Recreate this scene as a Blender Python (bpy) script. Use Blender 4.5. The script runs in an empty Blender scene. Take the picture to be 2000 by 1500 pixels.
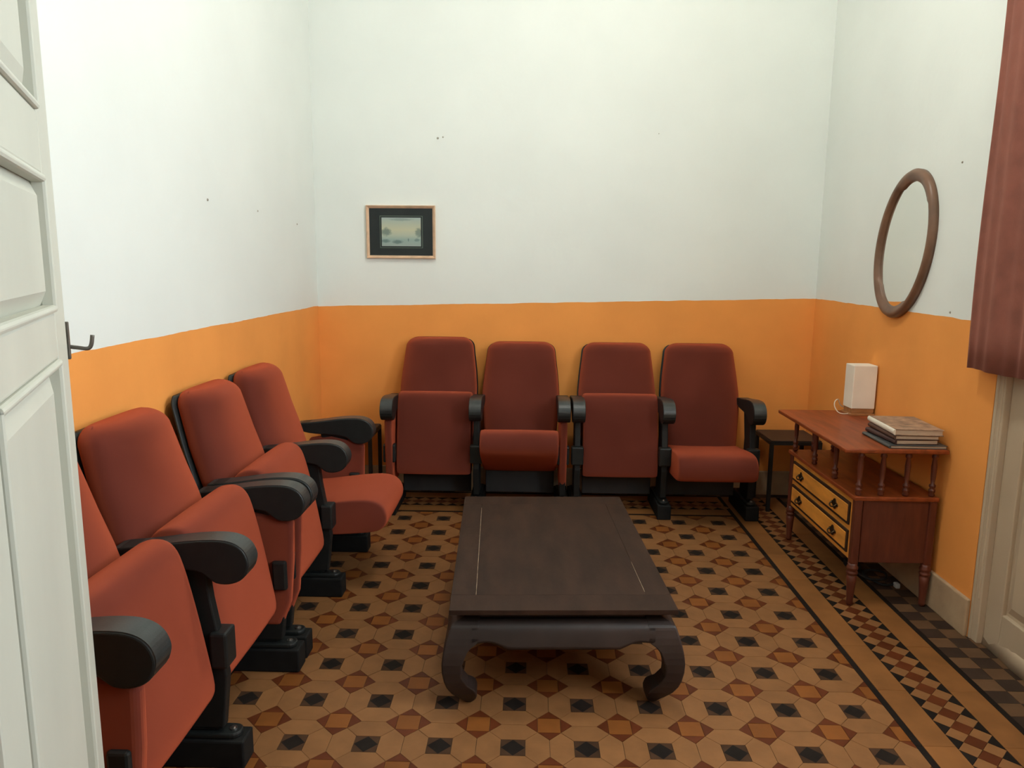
import bpy, bmesh, math, random
from mathutils import Vector, Matrix
random.seed(7)
C = bpy.context.scene.collection
SC = bpy.context.scene
PI = math.pi

# ------------------------------------------------------------------ camera
P = 0.23                                   # repeat of the tile pattern (m)
FPX = 1438.74                              # focal length in pixels of the 2000 px frame
YAW, PITCH, ROLL = 0.0245, -0.1615, 0.0084
CAM = Vector((3.1686 * P, -9.0453 * P, 6.4564 * P))
cy_, sy_, cp_, sp_, cr_, sr_ = math.cos(YAW), math.sin(YAW), math.cos(PITCH), math.sin(PITCH), math.cos(ROLL), math.sin(ROLL)
Rz = Matrix(((cy_, -sy_, 0), (sy_, cy_, 0), (0, 0, 1)))
right0, up0, fwd0 = Vector((1, 0, 0)), Vector((0, -sp_, cp_)), Vector((0, cp_, sp_))
cam_r = Rz @ (cr_ * right0 + sr_ * up0)
cam_u = Rz @ (-sr_ * right0 + cr_ * up0)
cam_f = Rz @ fwd0
cd = bpy.data.cameras.new('camera'); cam = bpy.data.objects.new('camera', cd); C.objects.link(cam)
cam.matrix_world = Matrix(((cam_r.x, cam_u.x, -cam_f.x, CAM.x), (cam_r.y, cam_u.y, -cam_f.y, CAM.y),
                           (cam_r.z, cam_u.z, -cam_f.z, CAM.z), (0, 0, 0, 1)))
cd.sensor_fit = 'HORIZONTAL'; cd.sensor_width = 36.0; cd.lens = 36.0 * FPX / 2000.0
cd.clip_start = 0.02
SC.camera = cam

# ------------------------------------------------------------------ world, exposure
w = bpy.data.worlds.new('world'); SC.world = w; w.use_nodes = True
w.node_tree.nodes['Background'].inputs[0].default_value = (0.84, 0.93, 1.0, 1)
w.node_tree.nodes['Background'].inputs[1].default_value = 11.5
SC.view_settings.view_transform = 'Standard'
SC.view_settings.look = 'None'
SC.view_settings.gamma = 1.0
SC.view_settings.use_curve_mapping = False
SC.view_settings.exposure = 0.58
LAMP_POS = (1.15, 0.62, 3.66)
LAMP_STRENGTH = 70.0
LAMP_COLOR = (1.0, 1.0, 0.92)

# ------------------------------------------------------------------ room measures
XL, XR, YB, YF, ZC = -0.637, 2.524, 2.639, -1.45, 4.1

# ------------------------------------------------------------------ materials
def new_mat(name):
    m = bpy.data.materials.new(name); m.use_nodes = True
    nt = m.node_tree
    return m, nt, nt.nodes['Principled BSDF']

def mat(name, col, rough=0.6, var=0.12, scale=8.0, stretch=None, bump=0.0, bscale=60.0, spec=0.4, metal=0.0,
        sheen=0.0, sheen_tint=None, sheen_rough=0.4, objvar=0.0, col2=None, coat=0.0, emit=0.0, trans=0.0):
    m, nt, b = new_mat(name)
    N, L = nt.nodes, nt.links
    tc = N.new('ShaderNodeTexCoord')
    vec = tc.outputs['Object']
    if stretch:
        mp = N.new('ShaderNodeMapping'); mp.inputs['Scale'].default_value = stretch
        L.new(vec, mp.inputs['Vector']); vec = mp.outputs['Vector']
    oi = N.new('ShaderNodeObjectInfo')
    ad = N.new('ShaderNodeVectorMath'); ad.operation = 'ADD'
    mu = N.new('ShaderNodeMath'); mu.operation = 'MULTIPLY'; mu.inputs[1].default_value = 37.0
    L.new(oi.outputs['Random'], mu.inputs[0]); L.new(vec, ad.inputs[0]); L.new(mu.outputs[0], ad.inputs[1])
    no = N.new('ShaderNodeTexNoise'); no.inputs['Scale'].default_value = scale; no.inputs['Detail'].default_value = 5
    L.new(ad.outputs[0], no.inputs['Vector'])
    cr = N.new('ShaderNodeValToRGB')
    c2 = col2 if col2 else tuple(min(1, c * (1 + var)) for c in col)
    c1 = col if col2 else tuple(c * (1 - var) for c in col)
    cr.color_ramp.elements[0].position = 0.3; cr.color_ramp.elements[1].position = 0.7
    cr.color_ramp.elements[0].color = (*c1, 1); cr.color_ramp.elements[1].color = (*c2, 1)
    L.new(no.outputs['Fac'], cr.inputs['Fac'])
    out = cr.outputs['Color']
    if objvar:
        hs = N.new('ShaderNodeHueSaturation')
        mr = N.new('ShaderNodeMapRange'); mr.inputs['To Min'].default_value = 1 - objvar; mr.inputs['To Max'].default_value = 1 + objvar
        L.new(oi.outputs['Random'], mr.inputs['Value']); L.new(mr.outputs[0], hs.inputs['Value'])
        L.new(out, hs.inputs['Color']); out = hs.outputs['Color']
    L.new(out, b.inputs['Base Color'])
    b.inputs['Roughness'].default_value = rough
    b.inputs['Specular IOR Level'].default_value = spec
    b.inputs['Metallic'].default_value = metal
    b.inputs['Coat Weight'].default_value = coat
    b.inputs['Coat Roughness'].default_value = 0.25
    if sheen:
        b.inputs['Sheen Weight'].default_value = sheen
        b.inputs['Sheen Roughness'].default_value = sheen_rough
        b.inputs['Sheen Tint'].default_value = (*sheen_tint, 1)
    if trans:
        b.inputs['Transmission Weight'].default_value = trans
    if bump:
        n2 = N.new('ShaderNodeTexNoise'); n2.inputs['Scale'].default_value = bscale; n2.inputs['Detail'].default_value = 4
        L.new(ad.outputs[0], n2.inputs['Vector'])
        bp = N.new('ShaderNodeBump'); bp.inputs['Strength'].default_value = bump; bp.inputs['Distance'].default_value = 0.01
        L.new(n2.outputs['Fac'], bp.inputs['Height']); L.new(bp.outputs['Normal'], b.inputs['Normal'])
    if emit:
        b.inputs['Emission Color'].default_value = (*col, 1); b.inputs['Emission Strength'].default_value = emit
    return m

def wall_mat(name, axis, z0, k, t0):
    """white plaster above, orange paint below the hand-drawn line z = z0 + k*(t - t0), t = x or y"""
    m, nt, b = new_mat(name)
    N, L = nt.nodes, nt.links
    tc = N.new('ShaderNodeTexCoord'); sp = N.new('ShaderNodeSeparateXYZ'); L.new(tc.outputs['Object'], sp.inputs[0])
    def math_(op, a, bb):
        n = N.new('ShaderNodeMath'); n.operation = op
        for i, v in enumerate((a, bb)):
            if isinstance(v, (int, float)): n.inputs[i].default_value = v
            else: L.new(v, n.inputs[i])
        return n.outputs[0]
    t = sp.outputs[axis]
    line = math_('ADD', math_('MULTIPLY', math_('SUBTRACT', t, t0), k), z0)
    wob = N.new('ShaderNodeTexNoise'); wob.inputs['Scale'].default_value = 7; L.new(tc.outputs['Object'], wob.inputs['Vector'])
    line = math_('ADD', line, math_('MULTIPLY', math_('SUBTRACT', wob.outputs['Fac'], 0.5), 0.012))
    fac = math_('GREATER_THAN', sp.outputs['Z'], line)
    def tone(c, v, s):
        no = N.new('ShaderNodeTexNoise'); no.inputs['Scale'].default_value = s; no.inputs['Detail'].default_value = 6
        L.new(tc.outputs['Object'], no.inputs['Vector'])
        r = N.new('ShaderNodeValToRGB'); r.color_ramp.elements[0].position = .3; r.color_ramp.elements[1].position = .7
        r.color_ramp.elements[0].color = (*[x * (1 - v) for x in c], 1); r.color_ramp.elements[1].color = (*[min(1, x * (1 + v)) for x in c], 1)
        L.new(no.outputs['Fac'], r.inputs['Fac']); return r.outputs['Color']
    mx = N.new('ShaderNodeMix'); mx.data_type = 'RGBA'
    L.new(fac, mx.inputs['Factor'])
    L.new(tone((0.88, 0.345, 0.080), .05, 3.0), mx.inputs['A']); L.new(tone((0.80, 0.83, 0.79), .025, 2.0), mx.inputs['B'])
    L.new(mx.outputs['Result'], b.inputs['Base Color'])
    b.inputs['Roughness'].default_value = 0.75; b.inputs['Specular IOR Level'].default_value = 0.25
    n2 = N.new('ShaderNodeTexNoise'); n2.inputs['Scale'].default_value = 9; n2.inputs['Detail'].default_value = 8
    L.new(tc.outputs['Object'], n2.inputs['Vector'])
    bp = N.new('ShaderNodeBump'); bp.inputs['Strength'].default_value = 0.18; bp.inputs['Distance'].default_value = 0.012
    L.new(n2.outputs['Fac'], bp.inputs['Height']); L.new(bp.outputs['Normal'], b.inputs['Normal'])
    return m

M = {}
M['plaster'] = mat('plaster', (0.80, 0.80, 0.74), .8, .03, 2, bump=.15, bscale=9)
M['ceiling'] = mat('low_bounce_ceiling_paint', (0.56, 0.54, 0.48), .8, .05, 2, bump=.1, bscale=9)  # unseen ceiling, toned down to cut bounce light on the upper walls
M['stone'] = mat('stone_base', (0.47, 0.33, 0.20), .7, .12, 10, bump=.15)
M['grout'] = mat('grout', (0.075, 0.05, 0.033), .9, .2, 20)
M['t_cream'] = mat('tile_cream', (0.225, 0.100, 0.036), .55, .10, 14, objvar=.07, bump=.04, spec=.2)
M['t_ochre'] = mat('tile_ochre', (0.20, 0.066, 0.0135), .5, .10, 14, objvar=.10, spec=.2)
M['t_red'] = mat('tile_red', (0.100, 0.023, 0.006), .5, .12, 14, objvar=.10, spec=.2)
M['t_black'] = mat('tile_black', (0.013, 0.009, 0.007), .75, .2, 20, objvar=.15, spec=.12)
M['t_brown'] = mat('tile_dark_brown', (0.058, 0.028, 0.014), .75, .2, 20, objvar=.15, spec=.12)
M['t_strip'] = mat('tile_tan_strip', (0.235, 0.096, 0.029), .5, .14, 9, objvar=.06, spec=.2)
M['t_grey'] = mat('tile_taupe', (0.13, 0.068, 0.034), .55, .12, 14, objvar=.08, spec=.2)
M['t_dark'] = mat('tile_dark_taupe', (0.040, 0.023, 0.016), .55, .15, 14, objvar=.1, spec=.2)
M['velvet'] = mat('red_velvet', (0.122, 0.028, 0.0185), .9, .14, 5, spec=.08, bump=.08, bscale=300)
nt_ = M['velvet'].node_tree
sh_ = nt_.nodes.new('ShaderNodeBsdfSheen'); sh_.distribution = 'ASHIKHMIN'; sh_.inputs['Color'].default_value = (0.38, 0.072, 0.026, 1); sh_.inputs['Roughness'].default_value = .62
ad_ = nt_.nodes.new('ShaderNodeAddShader'); out_ = nt_.nodes['Material Output']
nt_.links.new(nt_.nodes['Principled BSDF'].outputs[0], ad_.inputs[0]); nt_.links.new(sh_.outputs[0], ad_.inputs[1]); nt_.links.new(ad_.outputs[0], out_.inputs['Surface'])
M['plastic'] = mat('black_plastic', (0.011, 0.013, 0.0125), .45, .15, 30, spec=.35)
M['plastic_top'] = mat('armrest_pad', (0.026, 0.030, 0.029), .36, .2, 30, spec=.55, bump=.05, bscale=250)
M['steel_black'] = mat('black_steel', (0.010, 0.011, 0.0105), .5, .15, 30, spec=.3)
M['board_dark'] = mat('dark_board', (0.030, 0.028, 0.027), .7, .15, 12)
M['block'] = mat('black_block', (0.009, 0.009, 0.0085), .7, .25, 20, spec=.2)
M['bolt'] = mat('bolt_steel', (0.35, 0.34, 0.32), .35, .1, 40, metal=1.0)
M['tablewood'] = mat('dark_table_wood', (0.030, 0.014, 0.008), .6, .30, 6, stretch=(3, .8, 3), bump=.06, bscale=40, spec=.2)
M['tablewood2'] = mat('dark_table_legs', (0.026, 0.017, 0.014), .45, .25, 8, spec=.4)
M['inlay'] = mat('pale_gap_line', (0.40, 0.30, 0.20), .7, .4, 25)
M['mahog'] = mat('mahogany', (0.25, 0.052, 0.012), .45, .28, 7, stretch=(5, .7, 5), spec=.3, coat=.08)
M['mahog_dark'] = mat('mahogany_dark', (0.115, 0.027, 0.013), .42, .25, 7, stretch=(5, 5, .8), spec=.4, coat=.15)
M['drawer_wood'] = mat('yellow_drawer_wood', (0.72, 0.29, 0.048), .45, .2, 7, stretch=(4, .8, 4), coat=.15)
M['drawer_line'] = mat('drawer_banding', (0.03, 0.014, 0.008), .5, .2, 10)
M['brass_old'] = mat('aged_brass', (0.09, 0.06, 0.035), .4, .2, 30, metal=.9)
M['mirrorwood'] = mat('mirror_frame_wood', (0.175, 0.088, 0.05), .45, .25, 9, coat=.2)
M['gold'] = mat('gold_frame', (0.80, 0.55, 0.37), .4, .12, 20, metal=.3)
M['gold_dark'] = mat('gold_frame_groove', (0.16, 0.085, 0.045), .5, .2, 20)
M['mat_board'] = mat('dark_green_mount', (0.020, 0.026, 0.026), .8, .1, 10)
M['mat_line'] = mat('mount_line', (0.11, 0.145, 0.115), .7, .1, 10)
M['curtain'] = mat('oxblood_curtain', (0.23, 0.075, 0.050), .8, .15, 12, sheen=.35, sheen_tint=(1, .4, .3), bump=.12, bscale=200)
M['door_l'] = mat('pale_door_paint', (0.52, 0.52, 0.44), .5, .06, 4, stretch=(1, 1, .5), bump=.10, bscale=12)
M['door_r'] = mat('grey_door_paint', (0.50, 0.39, 0.27), .6, .08, 5, stretch=(1, 1, .5), bump=.12, bscale=14)
M['hook'] = mat('hook_iron', (0.16, 0.145, 0.125), .4, .2, 40, metal=.8)
M['shade'] = mat('paper_shade', (0.84, 0.76, 0.64), .85, .05, 8, bump=.05)
M['lampwood'] = mat('lamp_base_wood', (0.36, 0.16, 0.06), .45, .2, 12, stretch=(1, 5, 5))
M['cord'] = mat('white_cord', (0.72, 0.58, 0.45), .5, .05, 10)
M['paper'] = mat('book_pages', (0.56, 0.44, 0.32), .9, .12, 30, stretch=(1, 1, 14))
M['bk_white'] = mat('book_cover_photo', (0.50, 0.33, 0.22), .5, .3, 26, col2=(0.16, 0.11, 0.085))
M['bk_spine'] = mat('book_white_spine', (0.78, 0.72, 0.60), .5, .05, 10)
M['bk_brown'] = mat('book_brown_cover', (0.085, 0.040, 0.026), .55, .2, 14)
M['bk_maroon'] = mat('book_maroon_cover', (0.055, 0.024, 0.020), .55, .2, 14)
M['bk_grey'] = mat('book_slate_cover', (0.060, 0.062, 0.060), .5, .2, 14)
M['stoolmetal'] = mat('stool_frame', (0.013, 0.012, 0.011), .5, .15, 20)
M['stooltop'] = mat('stool_top', (0.045, 0.028, 0.020), .55, .25, 8, stretch=(.8, 4, 4))
M['rubber'] = mat('black_rubber', (0.012, 0.012, 0.013), .6, .2, 30)
M['pale_plug'] = mat('pale_plug', (0.42, 0.42, 0.40), .4, .1, 30)
M['mark'] = mat('wall_mark', (0.38, 0.35, 0.29), .8, .2, 30)
m_, nt_, b_ = new_mat('mirror_glass')
b_.inputs['Base Color'].default_value = (.86, .87, .84, 1); b_.inputs['Metallic'].default_value = 1; b_.inputs['Roughness'].default_value = .03
M['mirror'] = m_
M['globe'] = mat('lamp_globe', LAMP_COLOR, .4, .0, 5, emit=LAMP_STRENGTH)

# ------------------------------------------------------------------ mesh helpers
def obj(name, bm, m, parent=None, smooth=False, bevel=0.0, segs=2, mats=None):
    me = bpy.data.meshes.new(name)
    bmesh.ops.recalc_face_normals(bm, faces=bm.faces[:])
    bm.to_mesh(me); bm.free()
    for mm in (mats or [m]): me.materials.append(M[mm] if isinstance(mm, str) else mm)
    o = bpy.data.objects.new(name, me); C.objects.link(o)
    if smooth:
        for f in me.polygons: f.use_smooth = True
    if parent: o.parent = parent
    if bevel:
        md = o.modifiers.new('bevel', 'BEVEL'); md.width = bevel; md.segments = segs; md.limit_method = 'ANGLE'; md.angle_limit = .6
    return o

def tag(o, label, cat, group=None):
    o['label'] = label; o['category'] = cat
    if group: o['group'] = group
    return o

def thing(name, label, cat, loc=(0, 0, 0), rz=0.0, group=None):
    o = bpy.data.objects.new(name, None); C.objects.link(o); o.location = loc; o.rotation_euler = (0, 0, rz)
    o.empty_display_size = .1
    return tag(o, label, cat, group)

def struct(o):
    o['kind'] = 'structure'; return o

def box(bm, x0, x1, y0, y1, z0, z1, mi=0):
    v = [bm.verts.new(c) for c in ((x0, y0, z0), (x1, y0, z0), (x1, y1, z0), (x0, y1, z0), (x0, y0, z1), (x1, y0, z1), (x1, y1, z1), (x0, y1, z1))]
    for f in ((0, 3, 2, 1), (4, 5, 6, 7), (0, 1, 5, 4), (1, 2, 6, 5), (2, 3, 7, 6), (3, 0, 4, 7)):
        bm.faces.new([v[i] for i in f]).material_index = mi
    return bm

def B(*a): return box(bmesh.new(), *a)

def loft(bm, secs, closed=True, cap=True):
    rows = [[bm.verts.new(p) for p in s] for s in secs]
    n = len(rows[0])
    for a, b in zip(rows, rows[1:]):
        for i in range(n if closed else n - 1):
            j = (i + 1) % n
            bm.faces.new((a[i], a[j], b[j], b[i]))
    if cap:
        bm.faces.new(rows[0][::-1]); bm.faces.new(rows[-1])
    return bm

def prism(bm, poly, ax, a0, a1):
    """extrude 2D polygon along axis ax ('x': poly=(y,z); 'y': poly=(x,z); 'z': poly=(x,y))"""
    def mk(p, a):
        return {'x': (a, p[0], p[1]), 'y': (p[0], a, p[1]), 'z': (p[0], p[1], a)}[ax]
    return loft(bm, [[mk(p, a0) for p in poly], [mk(p, a1) for p in poly]])

def lathe(bm, prof, cx, cy, n=14):
    return loft(bm, [[(cx + r * math.cos(2 * PI * k / n), cy + r * math.sin(2 * PI * k / n), z) for k in range(n)] for z, r in prof])

def tube(bm, path, r, n=8):
    path = [Vector(p) for p in path]; secs = []
    for i, p in enumerate(path):
        t = (path[min(i + 1, len(path) - 1)] - path[max(i - 1, 0)]).normalized()
        a = t.cross(Vector((0, 0, 1)))
        if a.length < 1e-3: a = t.cross(Vector((1, 0, 0)))
        a.normalize(); b = a.cross(t)
        rr = r[i] if isinstance(r, (list, tuple)) else r
        secs.append([p + rr * (math.cos(2 * PI * k / n) * a + math.sin(2 * PI * k / n) * b) for k in range(n)])
    return loft(bm, secs)

def smoothpath(pts, n=6):
    pts = [Vector(p) for p in pts]; out = []
    for i in range(len(pts) - 1):
        p0, p1, p2, p3 = pts[max(i - 1, 0)], pts[i], pts[i + 1], pts[min(i + 2, len(pts) - 1)]
        for k in range(n):
            t = k / n
            out.append(.5 * ((2 * p1) + (p2 - p0) * t + (2 * p0 - 5 * p1 + 4 * p2 - p3) * t * t + (3 * p1 - p0 - 3 * p2 + p3) * t ** 3))
    return out + [pts[-1]]

def lerp_tab(tab, x):
    if x <= tab[0][0]: return tab[0][1]
    for (a, fa), (b, fb) in zip(tab, tab[1:]):
        if x <= b:
            return fa + (fb - fa) * (x - a) / (b - a)
    return tab[-1][1]

def project(p):
    d = Vector(p) - CAM; z = d.dot(cam_f)
    if z < .05: return None
    return (1000 + FPX * d.dot(cam_r) / z, 750 - FPX * d.dot(cam_u) / z, z)

# ------------------------------------------------------------------ room shell
DY0, DY1, DZ = -0.30, 0.768, 2.75           # the doorway in the right wall
WY0, WY1, WZ0, WZ1 = -1.30, -0.40, 1.15, 3.00   # window in the right wall, nearer than the picture shows
FX0, FX1, FZ = 0.20, 1.50, 2.75             # the doorway the camera looks through
wm_back = wall_mat('wall_paint_back', 'X', 1.207, (1.286 - 1.207) / 3.16, XL)
wm_left = wall_mat('wall_paint_left', 'Y', 1.210, 0.0, 0)
wm_right = wall_mat('wall_paint_right', 'Y', 1.273, 0.008, 0.98)
struct(obj('wall_back', B(XL - .2, XR + .2, YB, YB + .2, -.2, ZC), wm_back))
struct(obj('wall_left', B(XL - .2, XL, YF, YB, -.2, ZC), wm_left))
bm = bmesh.new()
box(bm, XR, XR + .2, DY1, YB, -.2, ZC); box(bm, XR, XR + .2, WY1, DY0, -.2, ZC); box(bm, XR, XR + .2, YF, WY0, -.2, ZC)
box(bm, XR, XR + .2, WY0, WY1, -.2, WZ0); box(bm, XR, XR + .2, WY0, WY1, WZ1, ZC); box(bm, XR, XR + .2, DY0, DY1, DZ, ZC)
struct(obj('wall_right', bm, wm_right))
bm = bmesh.new()
box(bm, XL - .2, FX0, YF - .2, YF, -.2, ZC); box(bm, FX1, XR + .2, YF - .2, YF, -.2, ZC); box(bm, FX0, FX1, YF - .2, YF, FZ, ZC)
struct(obj('wall_front', bm, wall_mat('wall_paint_front', 'X', 1.24, 0, 0)))
struct(obj('ceiling', B(XL - .2, XR + .2, YF - .2, YB + .2, ZC, ZC + .15), 'ceiling'))
# hallway the camera stands in
HX0, HX1, HY = -.9, 2.4, -3.2
for nm, bx in (('wall_hallway_left', (HX0 - .1, HX0, HY, YF - .2, -.2, ZC)), ('wall_hallway_right', (HX1, HX1 + .1, HY, YF - .2, -.2, ZC)),
               ('wall_hallway_back', (HX0 - .1, HX1 + .1, HY - .1, HY, -.2, ZC)), ('ceiling_hallway', (HX0 - .1, HX1 + .1, HY - .1, YF - .2, ZC, ZC + .15))):
    struct(obj(nm, B(*bx), 'plaster'))
# open casement window that lets the daylight in
bm = bmesh.new()
for a0, a1, b0, b1 in ((WY0, WY0 + .05, WZ0, WZ1), (WY1 - .05, WY1, WZ0, WZ1), (WY0 + .05, WY1 - .05, WZ0, WZ0 + .05), (WY0 + .05, WY1 - .05, WZ1 - .05, WZ1)):
    box(bm, XR + .06, XR + .12, a0, a1, b0, b1)
struct(obj('window_1', bm, 'door_r', bevel=.004))
pl = bpy.data.lights.new('window_portal', 'AREA'); pl.shape = 'RECTANGLE'; pl.size = WZ1 - WZ0; pl.size_y = WY1 - WY0; pl.cycles.is_portal = True
po = bpy.data.objects.new('window_portal', pl); C.objects.link(po); po.location = (XR + .18, (WY0 + WY1) / 2, (WZ0 + WZ1) / 2); po.rotation_euler = (0, PI / 2, 0)
def baseboard(name, bm): return struct(obj(name, bm, 'stone', bevel=.006))
baseboard('baseboard_back', B(XL, XR, YB - .014, YB + .002, -.002, .160))
baseboard('baseboard_left', B(XL - .002, XL + .014, YF, YB - .014, -.002, .160))
baseboard('baseboard_right', B(XR - .016, XR + .002, DY1 + .0005, YB - .014, -.002, .160))

# small marks on the plaster, children of their wall
def mark(x, y, z, nrm, r, wall):
    bm = bmesh.new()
    bmesh.ops.create_uvsphere(bm, u_segments=8, v_segments=5, radius=r)
    o = obj('nail', bm, 'mark', bpy.data.objects[wall], smooth=True)
    o.location = (x, y, z)
for a in ((.142, YB, 2.248, 'y', .007, 'wall_back'), (.174, YB, 2.254, 'y', .005, 'wall_back'), (1.50, YB, 2.28, 'y', .003, 'wall_back'),
          (XL, 1.069, 1.741, 'x', .006, 'wall_left'), (XL, 1.644, 1.735, 'x', .005, 'wall_left'), (XL, 2.265, 1.703, 'x', .005, 'wall_left'),
          (XR, 1.152, 1.92, 'x', .005, 'wall_right'), (XR, 1.128, 1.296, 'x', .005, 'wall_right')):
    mark(*a)

# ------------------------------------------------------------------ tiled floor
floor = struct(obj('floor', B(XL - .2, XR + .3, -3.2, YB + .2, -.20, -.003), 'grout'))
GAP = .0007
def inset(poly, d=GAP):
    c = Vector((sum(p[0] for p in poly) / len(poly), sum(p[1] for p in poly) / len(poly)))
    n = len(poly); out = []
    for i in range(n):
        p0, p1, p2 = Vector(poly[i - 1]), Vector(poly[i]), Vector(poly[(i + 1) % n])
        e1, e2 = (p1 - p0).normalized(), (p2 - p1).normalized()
        n1, n2 = Vector((-e1.y, e1.x)), Vector((-e2.y, e2.x))
        k = n1 + n2; q = k / max(k.dot(n1), .35) * d
        out.append(tuple(p1 + q))
    return out
def ccw(poly):
    a = sum(poly[i - 1][0] * poly[i][1] - poly[i][0] * poly[i - 1][1] for i in range(len(poly)))
    return poly if a > 0 else poly[::-1]
def clip(poly, ax, lim, sign):
    out = []
    for i in range(len(poly)):
        a, b = poly[i - 1], poly[i]
        da, db = (lim - a[ax]) * sign, (lim - b[ax]) * sign
        if (da >= 0) != (db >= 0):
            t = da / (da - db); out.append((a[0] + (b[0] - a[0]) * t, a[1] + (b[1] - a[1]) * t))
        if db >= 0: out.append(b)
    res = []
    for p in out:
        if not res or math.dist(p, res[-1]) > 1e-5: res.append(p)
    if len(res) > 1 and math.dist(res[0], res[-1]) < 1e-5: res.pop()
    return res
def area(poly): return abs(sum(poly[i - 1][0] * poly[i][1] - poly[i][0] * poly[i - 1][1] for i in range(len(poly)))) / 2
tiles = {}                                   # name -> list of (centre, polygon)
FXA, FXB, FYA, FYB = -1.5 * P, 8.5 * P, -6.5 * P, 9.5 * P
def put(name, poly, field=True):
    poly = ccw([tuple(p) for p in poly])
    if field:
        for ax, lim, s in ((0, FXB, 1), (0, FXA, -1), (1, FYB, 1), (1, FYA, -1)):
            poly = clip(poly, ax, lim, s)
            if len(poly) < 3: return
    if area(poly) < 2e-5: return
    c = (sum(p[0] for p in poly) / len(poly), sum(p[1] for p in poly) / len(poly))
    tiles.setdefault(name, []).append((c, poly))
A_, R_ = .1675 * P, .325 * P
H_ = P / 2
cream = [(-A_, A_), (A_, A_), (H_ - R_ / 2, H_ - R_ / 2), (H_ - R_, H_), (-(H_ - R_), H_), (-(H_ - R_ / 2), H_ - R_ / 2)]
def rot(poly, k, ox, oy):
    c, s = (1, 0, -1, 0)[k], (0, 1, 0, -1)[k]
    return [(ox + c * x - s * y, oy + s * x + c * y) for x, y in poly]
for i in range(-1, 9):
    for j in range(-6, 10):
        ox, oy = i * P, j * P
        put('black_square_tile', rot([(-A_, -A_), (A_, -A_), (A_, A_), (-A_, A_)], 0, ox, oy))
        for k in range(4): put('cream_tile', rot(cream, k, ox, oy))
for i in range(-2, 9):
    for j in range(-7, 10):
        ox, oy = (i + .5) * P, (j + .5) * P
        h = R_ / 2
        put('ochre_tile', rot([(-h, -h), (h, -h), (h, h), (-h, h)], 0, ox, oy))
        for k in range(4): put('red_triangle_tile', rot([(-h, h), (h, h), (0, R_)], k, ox, oy))
LW, SW, Q = .023, .103, .075
def border(to, length, start, name_suffix='', depth_limit=9):
    """one side of the border; to(u, v): u along the side, v outward from the field"""
    def quad(name, u0, u1, v0, v1): put(name, [to(u0, v0), to(u1, v0), to(u1, v1), to(u0, v1)], False)
    u = start
    while u < start + length - 1e-4:
        e = min(u + .31, start + length)
        quad('black_line_tile', u, e, 0, LW); quad('tan_strip_tile', u, e, LW, LW + SW)
        if depth_limit > 1: quad('tan_strip_tile', u, e, LW + SW + 2 * Q, LW + 2 * SW + 2 * Q); quad('black_line_tile', u, e, LW + 2 * SW + 2 * Q, 2 * LW + 2 * SW + 2 * Q)
        u = e
    v0 = LW + SW
    n = int(round(length / Q))
    for k in range(n):
        uc = start + (k + .5) * Q
        for vc in (v0 + Q / 2, v0 + 1.5 * Q):
            put('pale_diamond_tile', [to(uc - Q / 2, vc), to(uc, vc - Q / 2), to(uc + Q / 2, vc), to(uc, vc + Q / 2)], False)
        ue = uc + Q / 2
        if k < n - 1:
            put('red_diamond_tile', [to(ue - Q / 2, v0 + Q), to(ue, v0 + Q / 2), to(ue + Q / 2, v0 + Q), to(ue, v0 + 1.5 * Q)], False)
            put('black_triangle_tile', [to(ue - Q / 2, v0), to(ue + Q / 2, v0), to(ue, v0 + Q / 2)], False)
            put('black_triangle_tile', [to(ue - Q / 2, v0 + 2 * Q), to(ue + Q / 2, v0 + 2 * Q), to(ue, v0 + 1.5 * Q)], False)
BW = 2 * LW + 2 * SW + 2 * Q
border(lambda u, v: (FXB + v, u), FYB - FYA + BW - .02, FYA)                                   # right side
border(lambda u, v: (u, FYB + v), FXB - FXA, FXA)                                              # back side
border(lambda u, v: (FXA - v, u), FYB - FYA, FYA, depth_limit=1)                               # left side
x0 = FXB + BW
k = 0; yy = YB
while yy > -1.45:                                                                              # checker along the right wall
    for c in range(3):
        xa = x0 + c * .081; xb = min(xa + .081, XR + .10)
        if xa > XR + .06: continue
        put('taupe_square_tile' if (c + k) % 2 else 'dark_square_tile', [(xa, yy - .0755), (xb, yy - .0755), (xb, yy), (xa, yy)], False)
    yy -= .0755; k += 1
xx = x0; k = 0
while xx > XL:
    put('taupe_square_tile' if k % 2 else 'dark_square_tile', [(max(xx - .0755, XL), FYB + BW), (xx, FYB + BW), (xx, YB), (max(xx - .0755, XL), YB)], False)
    xx -= .0755; k += 1
TM = {'black_square_tile': 't_brown', 'cream_tile': 't_cream', 'ochre_tile': 't_ochre', 'red_triangle_tile': 't_red', 'black_line_tile': 't_black',
      'tan_strip_tile': 't_strip', 'pale_diamond_tile': 't_cream', 'red_diamond_tile': 't_red', 'black_triangle_tile': 't_black',
      'taupe_square_tile': 't_grey', 'dark_square_tile': 't_dark'}
mesh_cache = {}
TT = .0035
def tile_faces(bm, poly, z, name):
    lo = [bm.verts.new((x, y, z - TT)) for x, y in poly]; hi = [bm.verts.new((x, y, z)) for x, y in poly]
    n = len(poly)
    for i in range(n): bm.faces.new((lo[i], lo[(i + 1) % n], hi[(i + 1) % n], hi[i]))
    top = bm.faces.new(hi)
    if name == 'black_square_tile' and n == 4:
        bm.faces.remove(top)
        mids = [bm.verts.new(((poly[i][0] + poly[(i + 1) % 4][0]) / 2, (poly[i][1] + poly[(i + 1) % 4][1]) / 2, z)) for i in range(4)]
        bm.faces.new(mids).material_index = 1
        for i in range(4): bm.faces.new((hi[i], mids[i], mids[i - 1]))
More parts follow.
